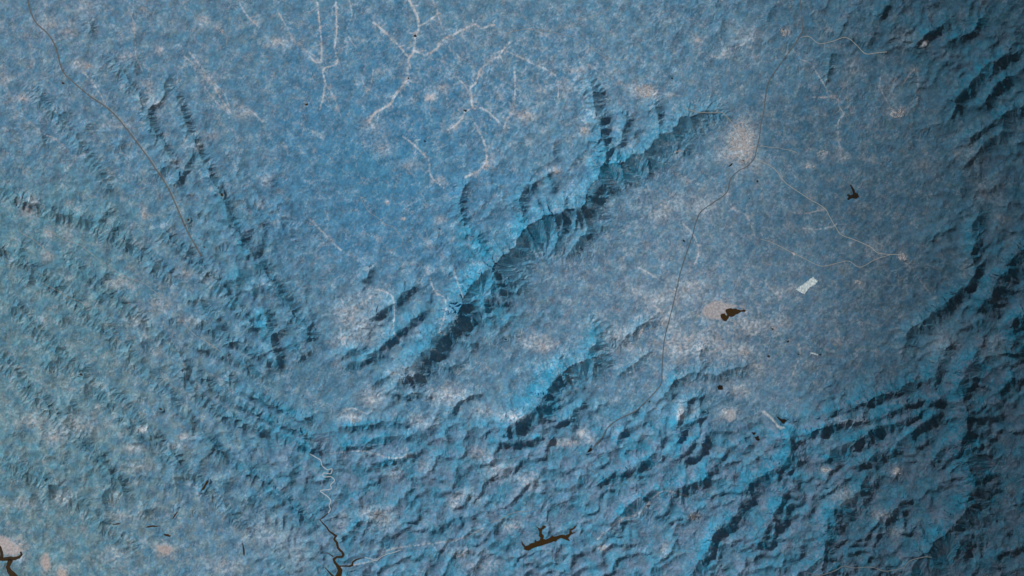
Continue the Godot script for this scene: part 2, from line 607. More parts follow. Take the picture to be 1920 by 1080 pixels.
func pts(a: Array) -> PackedVector2Array:
	var p := PackedVector2Array()
	for k in a.size() / 2:
		p.append(Vector2(a[2 * k], a[2 * k + 1]))
	return p

# a smooth curve through points, a sample about every so many pixels
func smooth(p: PackedVector2Array, every: float) -> PackedVector2Array:
	var out := PackedVector2Array()
	var n := p.size()
	for k in n - 1:
		var a := p[maxi(k - 1, 0)]
		var b := p[k]
		var c := p[k + 1]
		var d := p[mini(k + 2, n - 1)]
		var m := maxi(1, int(b.distance_to(c) / every))
		for q in m:
			out.append(b.cubic_interpolate(c, a, d, float(q) / m))
	out.append(p[n - 1])
	return out

# a shore: a closed outline with small bays between its points
func shore(p: PackedVector2Array, amount: float, sd: int) -> PackedVector2Array:
	var f := noise(sd, 3.0, 2)
	var out := PackedVector2Array()
	for k in p.size():
		var b := p[k]
		var c := p[(k + 1) % p.size()]
		var m := maxi(1, int(b.distance_to(c) / 0.9))
		for q in m:
			var v := b.lerp(c, float(q) / m)
			out.append(v + amount * Vector2(f.get_noise_2d(v.x, v.y), f.get_noise_2d(v.x + 90.0, v.y)))
	return out

func blob(x: float, y: float, rx: float, ry: float, turn: float, sd: int, uneven := 0.3) -> PackedVector2Array:
	var f := noise(sd, 1.2, 2)
	var out := PackedVector2Array()
	var n := maxi(10, int(rx * 2.0))
	for k in n:
		var a := TAU * k / n
		var r := 1.0 + uneven * 1.6 * f.get_noise_2d(cos(a), sin(a))
		out.append(Vector2(x, y) + (Vector2(cos(a) * rx, sin(a) * ry) * r).rotated(turn))
	return out

# a stream's outline from its course: x, y, width at each point
func course(a: Array, sd: int) -> PackedVector2Array:
	var left := PackedVector2Array()
	var right := PackedVector2Array()
	var n := a.size() / 3
	for k in n:
		var here := Vector2(a[3 * k], a[3 * k + 1])
		var kb := maxi(k - 1, 0)
		var kn := mini(k + 1, n - 1)
		var dir: Vector2 = (Vector2(a[3 * kn], a[3 * kn + 1]) - Vector2(a[3 * kb], a[3 * kb + 1])).normalized()
		var side: Vector2 = Vector2(-dir.y, dir.x) * float(a[3 * k + 2]) * 0.5
		left.append(here + side)
		right.append(here - side)
	right.reverse()
	left.append_array(right)
	return shore(left, 0.5, sd)

func sheet(outline: PackedVector2Array, step: float, height: Callable) -> ArrayMesh:
	var p := outline.duplicate()
	var lo := Vector2(1e9, 1e9)
	var hi := Vector2(-1e9, -1e9)
	for v in outline:
		lo = lo.min(v)
		hi = hi.max(v)
	var y := lo.y + step * 0.5
	var k := 0
	while y < hi.y:
		var x := lo.x + step * (0.3 if k % 2 else 0.8)
		while x < hi.x:
			var v := Vector2(x + 0.11 * step * sin(y * 3.1), y + 0.13 * step * sin(x * 2.7))
			if Geometry2D.is_point_in_polygon(v, outline):
				p.append(v)
			x += step
		y += step
		k += 1
	var tri := Geometry2D.triangulate_delaunay(p)
	var idx := PackedInt32Array()
	for q in tri.size() / 3:
		var a := p[tri[3 * q]]
		var b := p[tri[3 * q + 1]]
		var c := p[tri[3 * q + 2]]
		if Geometry2D.is_point_in_polygon((a + b + c) / 3.0, outline):
			if (b - a).cross(c - a) > 0.0:
				idx.append_array(PackedInt32Array([tri[3 * q], tri[3 * q + 1], tri[3 * q + 2]]))
			else:
				idx.append_array(PackedInt32Array([tri[3 * q], tri[3 * q + 2], tri[3 * q + 1]]))
	var v3 := PackedVector3Array()
	var nor := PackedVector3Array()
	for v in p:
		v3.append(Vector3(to_x(v.x), height.call(v), to_z(v.y)))
		nor.append(Vector3.UP)
	return mesh_of(v3, idx, nor)

# a strip of a width in metres laid over the land
func strip(line: PackedVector2Array, wide: float, lift: float) -> ArrayMesh:
	var p := smooth(line, 0.8)
	var v := PackedVector3Array()
	var nor := PackedVector3Array()
	var idx := PackedInt32Array()
	for k in p.size():
		var dir := (p[mini(k + 1, p.size() - 1)] - p[maxi(k - 1, 0)]).normalized()
		var side := Vector2(-dir.y, dir.x) * wide * 0.5 / PX
		var g := maxf(ground_at(p[k].x, p[k].y), maxf(ground_at(p[k].x + side.x, p[k].y + side.y), ground_at(p[k].x - side.x, p[k].y - side.y)))
		for q in [-1.0, 1.0]:
			var e: Vector2 = p[k] + side * q
			v.append(Vector3(to_x(e.x), g + lift, to_z(e.y)))
			nor.append(Vector3.UP)
		if k > 0:
			var b := 2 * k
			idx.append_array(PackedInt32Array([b - 2, b, b - 1, b - 1, b, b + 1]))
	return mesh_of(v, idx, nor)

# ---------------------------------------------------------------- water
var lakes: Array = []     # [name, label, category, group, outline, level]

func water_bodies() -> void:
	var L := func(called: String, label: String, outline: PackedVector2Array, group := ""):
		lakes.append([called, label, called.replace("_", " "), group, outline, 0.0])
	L.call("reservoir", "irregular brown reservoir on the pale mudflat in the eastern plain", shore(pts([1350.3,590, 1353,588, 1359,587.5, 1360,590.5, 1362.7,591.6, 1363,589, 1361,586.5, 1360,583, 1361,580, 1367,578, 1371,577.5, 1375,579.5, 1380,578, 1383,580.5, 1390,581.5, 1395,580, 1399,582.5, 1395,585, 1390,584, 1383,588.5, 1379,589.5, 1375,593.5, 1370,594, 1367,592.5, 1366,596, 1362.5,601, 1359,602.5, 1356,601, 1351.5,596]), 0.5, 301))
	L.call("reservoir", "small black forked lake in the dark eastern plain, farthest east of the lakes", shore(pts([1592.5,346, 1596,347, 1602,356, 1602.5,361, 1608,363, 1610,369, 1605,373, 1597,371.5, 1590,375.5, 1588,373.5, 1591,369, 1587,366, 1590,364, 1595,366, 1599,364, 1597,356]), 0.4, 302))
	L.call("reservoir", "black wedge shaped lake held at the end of the pale dam strip", shore(pts([1454.5,780, 1458,781, 1464.5,785.5, 1471,785, 1475,788, 1471,791, 1469,794.5, 1465,793, 1461.5,788, 1457,784]), 0.4, 303))
	L.call("reservoir", "large brown reservoir with two long branching arms among the southern hills", shore(pts([978,1012.5, 981,1018, 985,1022.5, 990,1021.5, 995,1017.5, 1001.5,1016, 1003.5,1010.5, 1006.5,1014, 1010.5,1012.5, 1013.5,1007.5, 1010,1003.5, 1011,996.5, 1008.5,990, 1004,985.5, 1008.5,987.5, 1012,990, 1016.5,987.5, 1016,984.5, 1020,984, 1024,986.5, 1020,990, 1016,992.5, 1015.5,998.5, 1019.5,1003.5, 1018.5,1009.5, 1023.5,1010.5, 1030,1007.5, 1035,1002.5, 1038.5,1005, 1045,1003.5, 1053.5,1001, 1060.5,1002.5, 1066.5,999.5, 1067.5,990.5, 1073.5,989.5, 1077.5,985, 1082,982.5, 1078.5,988.5, 1075,991.5, 1070.5,993.5, 1072.5,997.5, 1080,996.5, 1070,1001.5, 1065,1007.5, 1068.5,1013.5, 1063.5,1012, 1056.5,1009.5, 1051.5,1007.5, 1045,1010.5, 1041.5,1015, 1038.5,1013.5, 1031.5,1016.5, 1025,1018.5, 1016.5,1021.5, 1006.5,1024, 998.5,1026.5, 991.5,1031.5, 986,1030.5, 981.5,1028.5, 983.5,1026, 979.5,1021.5, 977.5,1016.5]), 0.5, 304))
	var canyon := [616,961,1.0, 608.5,967.5,2.0, 600.5,973.5,2.2, 606,980,2.4, 613,987,2.6, 617,994,2.8, 624,999,3.4, 630.5,1004,5.5, 627,1010,4.2, 632.5,1016.5,4.6, 634,1026,4.6, 642.5,1034.5,4.0, 644.5,1039,6, 642,1043,4, 632,1043,3.8, 626.5,1047.5,5.2, 628,1053,4.4, 634,1060,6.0, 638.5,1068,9.0, 636,1077,10, 630,1090,14]
	L.call("canyon_lake", "long thin brown winding canyon lake at the bottom edge", course(canyon, 305))
	L.call("canyon_lake", "short brown side arm reaching east from the winding canyon lake", course([638,1060.5,2.5, 648,1060,2.6, 656,1060.5,3.2, 661,1058.5,4.2, 662,1053,3.6, 668,1048.5,2.6, 676,1045.5,2.0, 684,1044.5,1.0], 306))
	L.call("canyon_lake", "small brown side arm joining the winding canyon lake from the southwest", course([609,1062,0.8, 614,1067,2.0, 620,1074,3.0, 627,1081,4.0], 307))
	L.call("canyon_lake", "brown thread of water joining the winding canyon lake from the west", course([606,1036.5,0.8, 614,1035.5,1.6, 619,1038,1.8, 625.5,1042.5,2.2], 308))
	L.call("branching_lake", "dark brown branching lake in the pinkish ground at the lower left corner", course([-30,1048,9, -12,1044,7, 0,1047.5,7, 8,1048,6.4, 18,1047,8, 28,1047,6, 36,1044.5,5, 41,1039.5,4.6, 39,1034,3], 309))
	L.call("branching_lake", "dark brown southern arm of the lake at the lower left corner", course([21,1049,9, 17,1057,8, 15,1063,7.5, 18,1070,9, 24,1077,12, 34,1090,15], 310))
	L.call("branching_lake", "dark brown northern arm of the lake at the lower left corner", course([3,1046,7, 4,1040,6, 3,1033,5.5, 1,1026,4.5, -8,1016,5], 311))
	var pond := func(x: float, y: float, rx: float, ry: float, turn: float, label: String):
		lakes.append(["pond", label, "pond", "dark ponds scattered over the plain", blob(x, y, rx * 1.15, ry * 1.2, turn, 320 + lakes.size(), 0.35), 0.0])
	pond.call(1350, 726, 5.0, 3.6, 0.5, "black pond beside the triangular pale field in the southeastern plain")
	pond.call(1412.5, 812, 3.6, 2.2, 0.2, "smaller of the two black ponds at the small white spot, southwest of the wedge lake")
	pond.call(1418.5, 821, 3.8, 3.6, 0.4, "larger of the two black ponds at the small white spot, southwest of the wedge lake")
	pond.call(118.5, 156, 2.6, 1.6, 0.5, "dark brown pond in the upper left plain near the brown road")
	pond.call(778.5, 67.5, 2.4, 2.2, -0.6, "black pond at the head of the pale dendritic valley, top centre")
	pond.call(872.5, 208, 2.8, 1.6, 0.2, "dark pond where a pale valley begins, left of the curved pale stream")
	pond.call(765.5, 147, 1.5, 1.5, 0, "tiny dark pond on the pale valley below the top centre pond")
	pond.call(797, 265, 1.8, 1.2, 0.6, "tiny dark pond beside the thin pale stream in the blue plain")
	pond.call(1260, 147, 1.8, 1.4, 0.4, "tiny black pond north of the pale village and the ridge")
	pond.call(1392, 301.5, 2.8, 1.8, 0.1, "black pond inside the southern edge of the town")
	pond.call(1370, 309.5, 4.4, 1.3, -0.75, "thin dark strip of water at the southwestern edge of the town")
	pond.call(1420, 339.5, 2.0, 1.5, 0.2, "small black pond south of the town beside its pale road")
	pond.call(417, 365.5, 2.2, 2.6, -0.4, "dark pond in a narrow valley right of the brown road")
	pond.call(354, 412.5, 1.8, 2.2, 0.2, "dark pond close to the brown road in the western hills")
	pond.call(383.5, 463.5, 2.0, 1.1, 0.4, "dark pond at the southern end of the brown road")
	pond.call(1282, 451.5, 1.9, 1.4, 0.3, "small black pond right of the curving railway line")
	pond.call(824.5, 429.5, 1.8, 1.0, 0.7, "tiny dark pond in the blue plain west of the looping valley")
	pond.call(575, 196, 2.6, 1.6, -0.3, "dark pond on pale ground left of the twin pale streams")
	pond.call(1441, 668, 2.4, 1.7, 0.1, "black pond in the speckled plain below the mudflat lake")
	pond.call(1477, 640, 2.4, 1.4, -0.6, "small brown black pond east of the mudflat lake")
	pond.call(1448, 617, 1.8, 1.2, 0.2, "tiny brown pond just south east of the mudflat lake")
	pond.call(1496.5, 664, 1.5, 1.1, 0.2, "tiny black pond in the plain east of two darker ponds")
	pond.call(1537, 665, 2.1, 1.3, 0.2, "small black pond beside the short white streak")
	pond.call(1321.5, 772, 2.0, 1.2, 0.3, "tiny black pond east of the brown cliff ridge")
	pond.call(1217.5, 752.5, 1.3, 1.3, 0, "tiny dark pond at the railway before the southern hills")
	pond.call(1405, 372, 0.9, 0.8, 0, "tiny dark pond east of the railway and south of the town")
	pond.call(948, 636, 2.2, 1.1, 0.2, "tiny brown pond on the plain between the two main ridges")
	pond.call(1106, 843, 5.0, 2.2, -0.8, "dark curved pool where the railway line ends at the southern hills")
	pond.call(386, 909, 10.5, 1.9, -0.98, "long brown slanting strip of water in the southwestern hills")
	pond.call(286.5, 986.5, 11, 1.3, -0.06, "thin brown level strip of water in the pale southwest")
	pond.call(219, 982, 7, 0.9, -0.15, "faint short brown strip of water left of the longer level strip")
	pond.call(314, 1003.5, 6, 2.0, 0.25, "short thick brown strip of water above the pinkish field")
	pond.call(457, 1030, 1.4, 10, -0.12, "thin upright brown strip of water in the pale south")
	pond.call(329, 965, 9, 1.0, -0.95, "narrow slanting brown strip of water between the two larger strips")
	pond.call(302, 766.5, 3.0, 1.6, 0.4, "small dark pool in the western foothills")
	pond.call(153, 701.5, 2.6, 2.0, 0.3, "small reddish brown pool in the western hills")

func outline_distance(v: Vector2, o: PackedVector2Array) -> float:
	var best := 1e9
	for k in o.size():
		var a := o[k]
		var e := o[(k + 1) % o.size()] - a
		var t := clampf((v - a).dot(e) / maxf(e.length_squared(), 1e-6), 0.0, 1.0)
		best = minf(best, (v - a - e * t).length_squared())
	return sqrt(best)

func dig_lakes() -> void:
	var sx := SPAN_X / NW
	var common := {}
	for lake in lakes:
		var o: PackedVector2Array = lake[4]
		var lo := Vector2(1e9, 1e9)
		var hi := Vector2(-1e9, -1e9)
		for v in o:
			lo = lo.min(v)
			hi = hi.max(v)
		var reach := 9.0 if o.size() > 60 else 3.0
		var i0 := maxi(1, int((lo.x - reach - X0) / sx))
		var i1 := mini(NW - 2, int((hi.x + reach - X0) / sx))
		var j0 := maxi(1, int((lo.y - reach - Y0) / sx))
		var j1 := mini(NH - 2, int((hi.y + reach - Y0) / sx))
		var heights := PackedFloat32Array()
		var near: Array = []
		for j in range(j0, j1 + 1):
			for i in range(i0, i1 + 1):
				var c := j * NW + i
				var v := node_px(c)
				var d := outline_distance(v, o)
				if Geometry2D.is_point_in_polygon(v, o):
					d = -d
				if d < reach:
					near.append([c, d])
				if d < 2.0:
					heights.append(high[c])
		heights.sort()
		var share := 0.5 if lake[0] == "pond" else 0.3
		var level: float = heights[int(heights.size() * share)] if heights.size() else ground_at(o[0].x, o[0].y)
		if common.has(lake[0]):
			level = common[lake[0]]
		elif lake[0] != "pond" and lake[0] != "reservoir":
			common[lake[0]] = level
		lake[5] = level
		for q in near:
			var c: int = q[0]
			var d: float = q[1]
			if d < 1.6:
				high[c] = level - 14.0
			else:
				high[c] = clampf(high[c], level - 10.0, level + (d - 1.4) * 22.0)

# ---------------------------------------------------------------- colour of the ground, with a lens vignette painted into the east
var pale_mark := PackedFloat32Array()

func stain(line: PackedVector2Array, wide: float, strength: float) -> void:
	var p := smooth(line, 2.0)
	var sx := SPAN_X / NW
	var reach := wide * 1.6
	for k in p.size() - 1:
		var a := p[k]
		var e := p[k + 1] - a
		var lo := a.min(p[k + 1]) - Vector2(reach, reach)
		var hi := a.max(p[k + 1]) + Vector2(reach, reach)
		for j in range(maxi(0, int((lo.y - Y0) / sx)), mini(NH - 1, int((hi.y - Y0) / sx)) + 1):
			for i in range(maxi(0, int((lo.x - X0) / sx)), mini(NW - 1, int((hi.x - X0) / sx)) + 1):
				var c := j * NW + i
				var v := node_px(c)
				var t := clampf((v - a).dot(e) / maxf(e.length_squared(), 1e-6), 0.0, 1.0)
				var d := (v - a - e * t).length() / wide
				if d < 1.6:
					pale_mark[c] = maxf(pale_mark[c], strength * smoothstep(1.25, 0.55, d))

func stain_spot(x: float, y: float, rx: float, ry: float, strength: float) -> void:
	var sx := SPAN_X / NW
	for j in range(maxi(0, int((y - ry * 2.0 - Y0) / sx)), mini(NH - 1, int((y + ry * 2.0 - Y0) / sx)) + 1):
		for i in range(maxi(0, int((x - rx * 2.0 - X0) / sx)), mini(NW - 1, int((x + rx * 2.0 - X0) / sx)) + 1):
			var c := j * NW + i
			var v := node_px(c)
			var g := strength * lump(v.x, v.y, x, y, rx, ry)
			if g > 0.02:
				pale_soil[c] = pale_soil[c] + g

var ground_tone := PackedColorArray()
var pale_soil := PackedFloat32Array()

func pale_valleys() -> Array:
	return [
		["a", 2.6, 0.75, [767,-10, 767,0, 782,30, 785,55, 778,68, 777,95, 768,107, 765,120, 764,145, 755,160, 740,180, 732,195, 715,205, 700,215, 690,235]],
		["b", 2.2, 0.7, [700,42, 727,65, 750,88, 763,105]],
		["c", 2.0, 0.65, [785,50, 805,38, 820,25, 815,10, 808,-5]],
		["d", 1.4, 0.5, [822,30, 830,55, 836,64]],
		["e", 2.4, 0.75, [777,95, 800,102, 820,90, 828,76, 850,65, 875,52, 890,45, 902,52, 926,47]],
		["f", 2.2, 0.7, [955,80, 948,88, 935,105, 920,118, 905,125, 897,140, 892,155, 882,165, 884,180, 887,202, 905,203, 920,214, 938,232]],
		["g", 1.8, 0.6, [887,202, 872,210, 866,222, 850,238, 830,248]],
		["h", 1.8, 0.6, [862,150, 875,165, 884,186]],
		["i", 1.6, 0.55, [920,118, 940,95, 975,108, 1000,120, 1024,130, 1044,145, 1047,165, 1046,182]],
		["j", 1.8, 0.65, [965,135, 966,160, 965,188, 963,205, 950,225, 944,240]],
		["k", 2.4, 0.6, [890,232, 902,255, 912,280, 910,308, 894,322, 873,332]],
		["l", 1.8, 0.6, [755,255, 772,268, 795,290, 805,305, 808,330, 835,355]],
		["m", 1.8, 0.7, [595,5, 600,50, 603,85, 601,115, 590,115, 580,104]],
		["n", 1.8, 0.7, [630,5, 631,60, 628,90, 632,118, 607,130, 609,155, 606,182, 600,205]],
		["o", 1.0, 0.45, [607,152, 625,180, 640,220]],
		["p", 1.4, 0.5, [445,-5, 460,25, 482,48]],
		["q", 1.6, 0.5, [355,98, 385,135, 415,185, 432,212]],
		["r", 1.5, 0.5, [448,200, 470,208, 492,228]],
		["s", 1.6, 0.5, [680,150, 686,165, 694,166, 700,132]],
		["t", 1.4, 0.5, [1500,112, 1520,120, 1533,140, 1548,165, 1553,180, 1570,186, 1573,200, 1581,214, 1571,230, 1572,260, 1577,288]],
		["u", 1.6, 0.6, [1522,182, 1545,183, 1560,180]],
		["v", 1.2, 0.45, [1362,360, 1375,392, 1400,405, 1417,448]],
		["w", 1.3, 0.4, [660,585, 690,560, 720,540]],
		["x", 1.4, 0.55, [705,542, 735,555, 740,590, 738,620, 755,640]],
		["y", 1.4, 0.55, [800,500, 815,545, 835,562, 832,600, 825,620, 838,628]],
		["z", 1.2, 0.5, [850,500, 858,530, 870,560]],
		["aa", 1.6, 0.5, [580,410, 600,430, 640,470]],
		["ab", 1.2, 0.4, [1100,120, 1150,150, 1200,170, 1280,180]],
		["ac", 1.6, 0.5, [640,775, 660,765, 690,775, 700,760, 690,740]],
		["ad", 1.4, 0.45, [620,850, 680,845, 740,858, 790,845]],
		["ae", 1.4, 0.45, [640,1062, 700,1050, 730,1030, 790,1020, 860,1010, 905,990]],
		["af", 1.6, 0.5, [1120,1010, 1160,975, 1200,960, 1240,920, 1290,930]],
		["ag", 1.5, 0.5, [1300,640, 1330,660, 1360,640]],
		["ah", 1.5, 0.6, [1195,640, 1210,610, 1240,600]],
		["ai", 1.4, 0.5, [1690,160, 1715,130, 1720,160, 1718,200]],
		["aj", 1.6, 0.5, [1330,105, 1350,108, 1362,95, 1390,85, 1410,72]],
		["ak", 1.4, 0.5, [1650,145, 1650,165, 1665,195, 1680,215]],
		["al", 1.3, 0.55, [1480,398, 1510,400, 1545,392]],
		["am", 1.3, 0.55, [1505,428, 1530,430, 1560,425, 1568,420]],
		["ao", 1.4, 0.45, [1690,480, 1720,520, 1750,560]],
		["ap", 1.5, 0.5, [1250,600, 1235,580, 1210,560, 1195,545]],
		["aq", 1.5, 0.55, [1420,620, 1400,640, 1395,660, 1410,680]],
		["ar", 1.5, 0.5, [1497,645, 1500,665, 1490,690, 1485,705]],
		["at", 1.2, 0.45, [240,15, 250,40, 253,70, 256,105, 268,135]],
		["av", 1.4, 0.45, [55,228, 80,250, 105,262, 130,285]],
		["aw", 1.4, 0.5, [150,130, 170,150, 190,180, 200,200]],
		["ax", 1.4, 0.45, [345,105, 375,130, 395,150, 420,175, 430,200]],
		["ay", 1.3, 0.45, [380,155, 400,185, 430,215]],
		["az", 1.4, 0.5, [1280,420, 1300,440, 1310,470, 1300,500]],
		["ba", 1.4, 0.5, [1195,500, 1230,520, 1260,545, 1290,560]],
		["bb", 1.4, 0.5, [980,640, 1000,655, 1030,650, 1050,640]],
		["bc", 1.4, 0.45, [640,560, 650,590, 640,620, 650,650]],
		["bd", 1.3, 0.45, [655,0, 660,30, 650,60, 668,90]],
		["be", 1.3, 0.45, [520,20, 540,55, 560,85, 590,105]],
	]

func paint() -> PackedColorArray:
	pale_mark.resize(NW * NH)
	pale_soil.resize(NW * NH)
	var rng := RandomNumberGenerator.new()
	rng.seed = 77
	for v in pale_valleys():
		var line := smooth(pts(v[3]), 2.0)
		stain(line, v[1] * 0.95, v[2])
		# small side valleys, which fade where they begin
		var k := rng.randi_range(2, 6)
		while k < line.size() - 2:
			var along := (line[k + 1] - line[k]).normalized()
			var turn := rng.randf_range(0.7, 1.25) * (1.0 if rng.randf() < 0.5 else -1.0)
			var far := rng.randf_range(5.0, 17.0)
			var tip := line[k]
			var twig := PackedVector2Array([tip])
			for q in 3:
				tip += along.rotated(turn + rng.randf_range(-0.4, 0.4)) * far / 3.0
				twig.append(tip)
			stain(twig, v[1] * 0.5, v[2] * rng.randf_range(0.35, 0.8))
			if rng.randf() < 0.35:
				stain_spot(line[k].x, line[k].y, rng.randf_range(3.0, 7.0), rng.randf_range(2.0, 4.0), 0.5)
			k += rng.randi_range(3, 9)
	for set_ in [
		["plain", [145,120,14,8,0.5, 168,125,10,6,0.7, 90,45,30,14,0.4, 130,60,18,10,0.4, 40,185,20,7,0.6, 8,150,14,9,0.5, 160,15,20,14,0.4, 215,235,30,8,0.35, 380,40,14,10,0.5, 410,50,10,8,0.5, 520,80,22,10,0.6, 295,195,16,10,0.5, 235,110,14,8,0.4, 300,95,14,7,0.35, 390,145,14,9,0.4]],
		["plain", [455,215,16,10,0.5, 400,255,14,8,0.4, 370,275,12,8,0.5, 500,340,10,12,0.5, 280,170,10,14,0.5, 330,305,14,10,0.4, 808,183,10,6,1.0, 830,165,16,9,0.5, 985,218,16,11,0.8, 1095,245,9,9,0.9, 1040,320,12,8,0.6, 1205,170,22,12,0.8, 1225,175,10,10,0.5, 1060,165,16,9,0.4, 1010,170,10,9,0.4]],
		["plain", [920,300,8,14,0.5, 720,280,20,14,0.4, 700,240,26,20,0.3, 770,310,22,9,0.4, 726,380,4,4,1.0, 756,410,5,3,0.9, 825,412,10,7,0.7, 825,335,8,5,0.5, 1475,60,9,9,0.6, 1400,70,30,24,0.3, 1310,75,14,8,0.5, 1360,100,16,12,0.4, 1391,268,25,36,1.2, 1360,290,16,14,0.5, 1420,310,20,12,0.35, 1730,82,8,7,0.7, 1682,210,16,9,0.7]],
		["plain", [1690,75,22,18,0.3, 1670,165,16,30,0.3, 1600,125,16,22,0.3, 1515,310,14,6,0.5, 1540,290,14,8,0.4, 1580,295,16,9,0.4, 1820,290,20,30,0.35, 1850,360,30,26,0.3, 1730,310,30,14,0.25, 1640,470,20,16,0.4, 1690,480,9,8,0.6, 1610,530,14,10,0.4, 1460,550,9,8,0.6, 1480,540,14,9,0.5, 1570,640,10,8,0.4]],
		["plain", [1240,400,24,20,0.4, 1270,380,14,14,0.4, 1320,385,30,24,0.4, 1290,540,30,24,0.45, 1230,560,26,12,0.5, 1190,545,16,12,0.4, 1250,600,24,20,0.4, 1345,580,36,22,0.3, 1400,610,30,16,0.5, 1330,640,40,20,0.5, 1270,650,34,22,0.5, 1390,660,30,14,0.4, 1420,690,24,14,0.4, 1455,610,24,14,0.4, 1000,640,30,14,0.5, 1020,650,20,10,0.6]],
		["plain", [840,740,36,16,0.6, 960,780,28,10,0.7, 905,770,20,10,0.5, 790,790,26,12,0.4, 700,560,30,24,0.3, 650,590,30,30,0.45, 690,620,30,30,0.4, 640,640,20,14,0.4, 760,700,30,20,0.4, 700,745,24,18,0.5, 660,780,24,8,0.6, 1060,830,40,7,0.6, 1090,812,8,8,1.0, 1108,820,8,6,0.5, 1365,775,22,12,0.6, 1385,727,22,12,0.5]],
		["plain", [1275,775,6,16,1.1, 1300,772,10,9,0.5, 1545,880,9,7,0.9, 1680,882,10,9,0.7, 1580,925,24,16,0.45, 1650,965,16,12,0.6, 1680,995,14,9,0.5, 1300,967,10,7,0.8, 1160,630,24,14,0.4, 1180,650,16,9,0.4, 1770,640,30,26,0.3, 1850,650,24,24,0.25, 1810,500,14,20,0.3, 1880,410,16,12,0.3, 1600,790,26,9,0.4]],
		["west", [95,440,10,10,0.5, 90,480,10,9,0.6, 55,395,14,14,0.6, 65,375,10,8,0.5, 130,440,12,20,0.35, 225,530,24,10,0.5, 300,575,30,14,0.35, 260,605,22,16,0.35, 350,600,16,9,0.4, 350,515,20,8,0.4, 395,520,16,14,0.35, 270,400,6,12,0.7, 490,385,10,6,0.4, 150,800,40,20,0.35, 60,790,30,14,0.35, 100,820,24,14,0.5]],
		["west", [270,805,8,6,0.8, 345,818,9,5,0.9, 250,840,20,10,0.45, 330,835,24,9,0.4, 260,875,24,10,0.4, 120,930,20,14,0.4, 40,945,30,8,0.4, 230,970,30,9,0.35, 310,1030,16,12,0.9, 20,1022,26,14,1.0, 35,1045,16,8,0.7, 86,1060,9,14,1.0, 118,1070,9,12,0.9, 420,1060,40,14,0.4, 500,1000,40,30,0.3, 560,1040,30,30,0.35, 220,1040,24,14,0.35]],
		["south", [700,960,30,14,0.5, 720,975,24,18,0.45, 640,980,14,20,0.3, 930,880,26,18,0.4, 990,900,24,18,0.4, 870,930,24,12,0.5, 900,850,18,12,0.5, 960,985,18,10,0.5, 870,1035,20,9,0.4, 900,1060,30,12,0.35, 1130,1025,12,7,0.6, 800,870,16,12,0.35, 740,890,14,12,0.35, 850,945,9,9,0.7, 1245,1030,9,16,0.45]],
	]:
		var q: Array = set_[1]
		for k in q.size() / 5:
			stain_spot(q[5 * k], q[5 * k + 1], q[5 * k + 2], q[5 * k + 3], q[5 * k + 4])
	var n := NW * NH
	var col := PackedColorArray()
	col.resize(n)
	var big := noise(31, 260.0, 3)
	var mid := noise(32, 46.0, 4)
	var small := noise(33, 9.0, 4)
	var tint := noise(34, 30.0, 4)
	var speck := noise(35, 5.0, 3, FastNoiseLite.TYPE_SIMPLEX, true)
	var field := noise(36, 5.0, 1, FastNoiseLite.TYPE_CELLULAR)
	field.cellular_return_type = FastNoiseLite.RETURN_CELL_VALUE
	field.cellular_jitter = 1.2
	var web := noise(37, 22.0, 2, FastNoiseLite.TYPE_CELLULAR)
	web.cellular_return_type = FastNoiseLite.RETURN_DISTANCE2_SUB
	var hues := noise(38, 4.5, 2)
	var field2 := noise(40, 6.0, 1, FastNoiseLite.TYPE_CELLULAR)
	field2.cellular_return_type = FastNoiseLite.RETURN_CELL_VALUE
	var lanes := noise(39, 24.0, 1, FastNoiseLite.TYPE_CELLULAR)
	lanes.cellular_return_type = FastNoiseLite.RETURN_DISTANCE2_SUB
	var cell := SPAN_X * PX / NW
	var deep := Color(0.042, 0.182, 0.365)
	var plain := Color(0.072, 0.192, 0.328)
	var mauve := Color(0.130, 0.198, 0.310)
	var teal := Color(0.078, 0.215, 0.270)
	var cyan := Color(0.022, 0.240, 0.425)
	var shrub := Color(0.042, 0.178, 0.258)
	var stone := Color(0.150, 0.232, 0.272)
	var pale := Color(0.42, 0.50, 0.60)
	var warm := Color(0.40, 0.38, 0.40)
	for j in NH:
		for i in NW:
			var c := j * NW + i
			var v := node_px(c)
			var x := v.x
			var y := v.y
			var ci := clampi(i, 1, NW - 2) + clampi(j, 1, NH - 2) * NW
			var gx := (high[ci + 1] - high[ci - 1]) / (2.0 * cell)
			var gy := (high[ci + NW] - high[ci - NW]) / (2.0 * cell)
			var slope := sqrt(gx * gx + gy * gy)
			var m := rough_map[c]
			var b := big.get_noise_2d(x, y)
			var md := mid.get_noise_2d(x, y)
			var sm := small.get_noise_2d(x, y)
			var tn := tint.get_noise_2d(x, y)
			# streaks that run down to the right, in the west
			var far_west := smoothstep(760.0, 300.0, x)
			var southwest := smoothstep(700.0, 250.0, x) * smoothstep(300.0, 800.0, y)
			var streak := speck.get_noise_2d((x * 0.62 + y * 0.78) * lerpf(0.8, 0.28, far_west), (y * 0.62 - x * 0.78) * 0.9)
			var sp := speck.get_noise_2d(x + 300.0, y)
			var fl := field.get_noise_2d(x, y)
			var hue := hues.get_noise_2d(x, y)
			var hue2 := hues.get_noise_2d(x + 400.0, y)
			var k := plain
			var blue_plain := lump(x, y, 720, 330, 240, 180)
			k = k.lerp(deep, clampf(0.9 * blue_plain + 0.5 * lump(x, y, 760, 110, 300, 110) + 0.35 * b + 0.3 * hue, 0.0, 1.0))
			k = k.lerp(mauve, clampf(0.2 + 0.7 * tn + 0.5 * hue2 + 0.3 * lump(x, y, 1150, 520, 300, 160) + 0.3 * lump(x, y, 1450, 620, 260, 180) - 0.5 * blue_plain + 0.3 * smoothstep(500.0, 100.0, x) * smoothstep(300.0, 0.0, y), 0.0, 1.0) * 0.8)
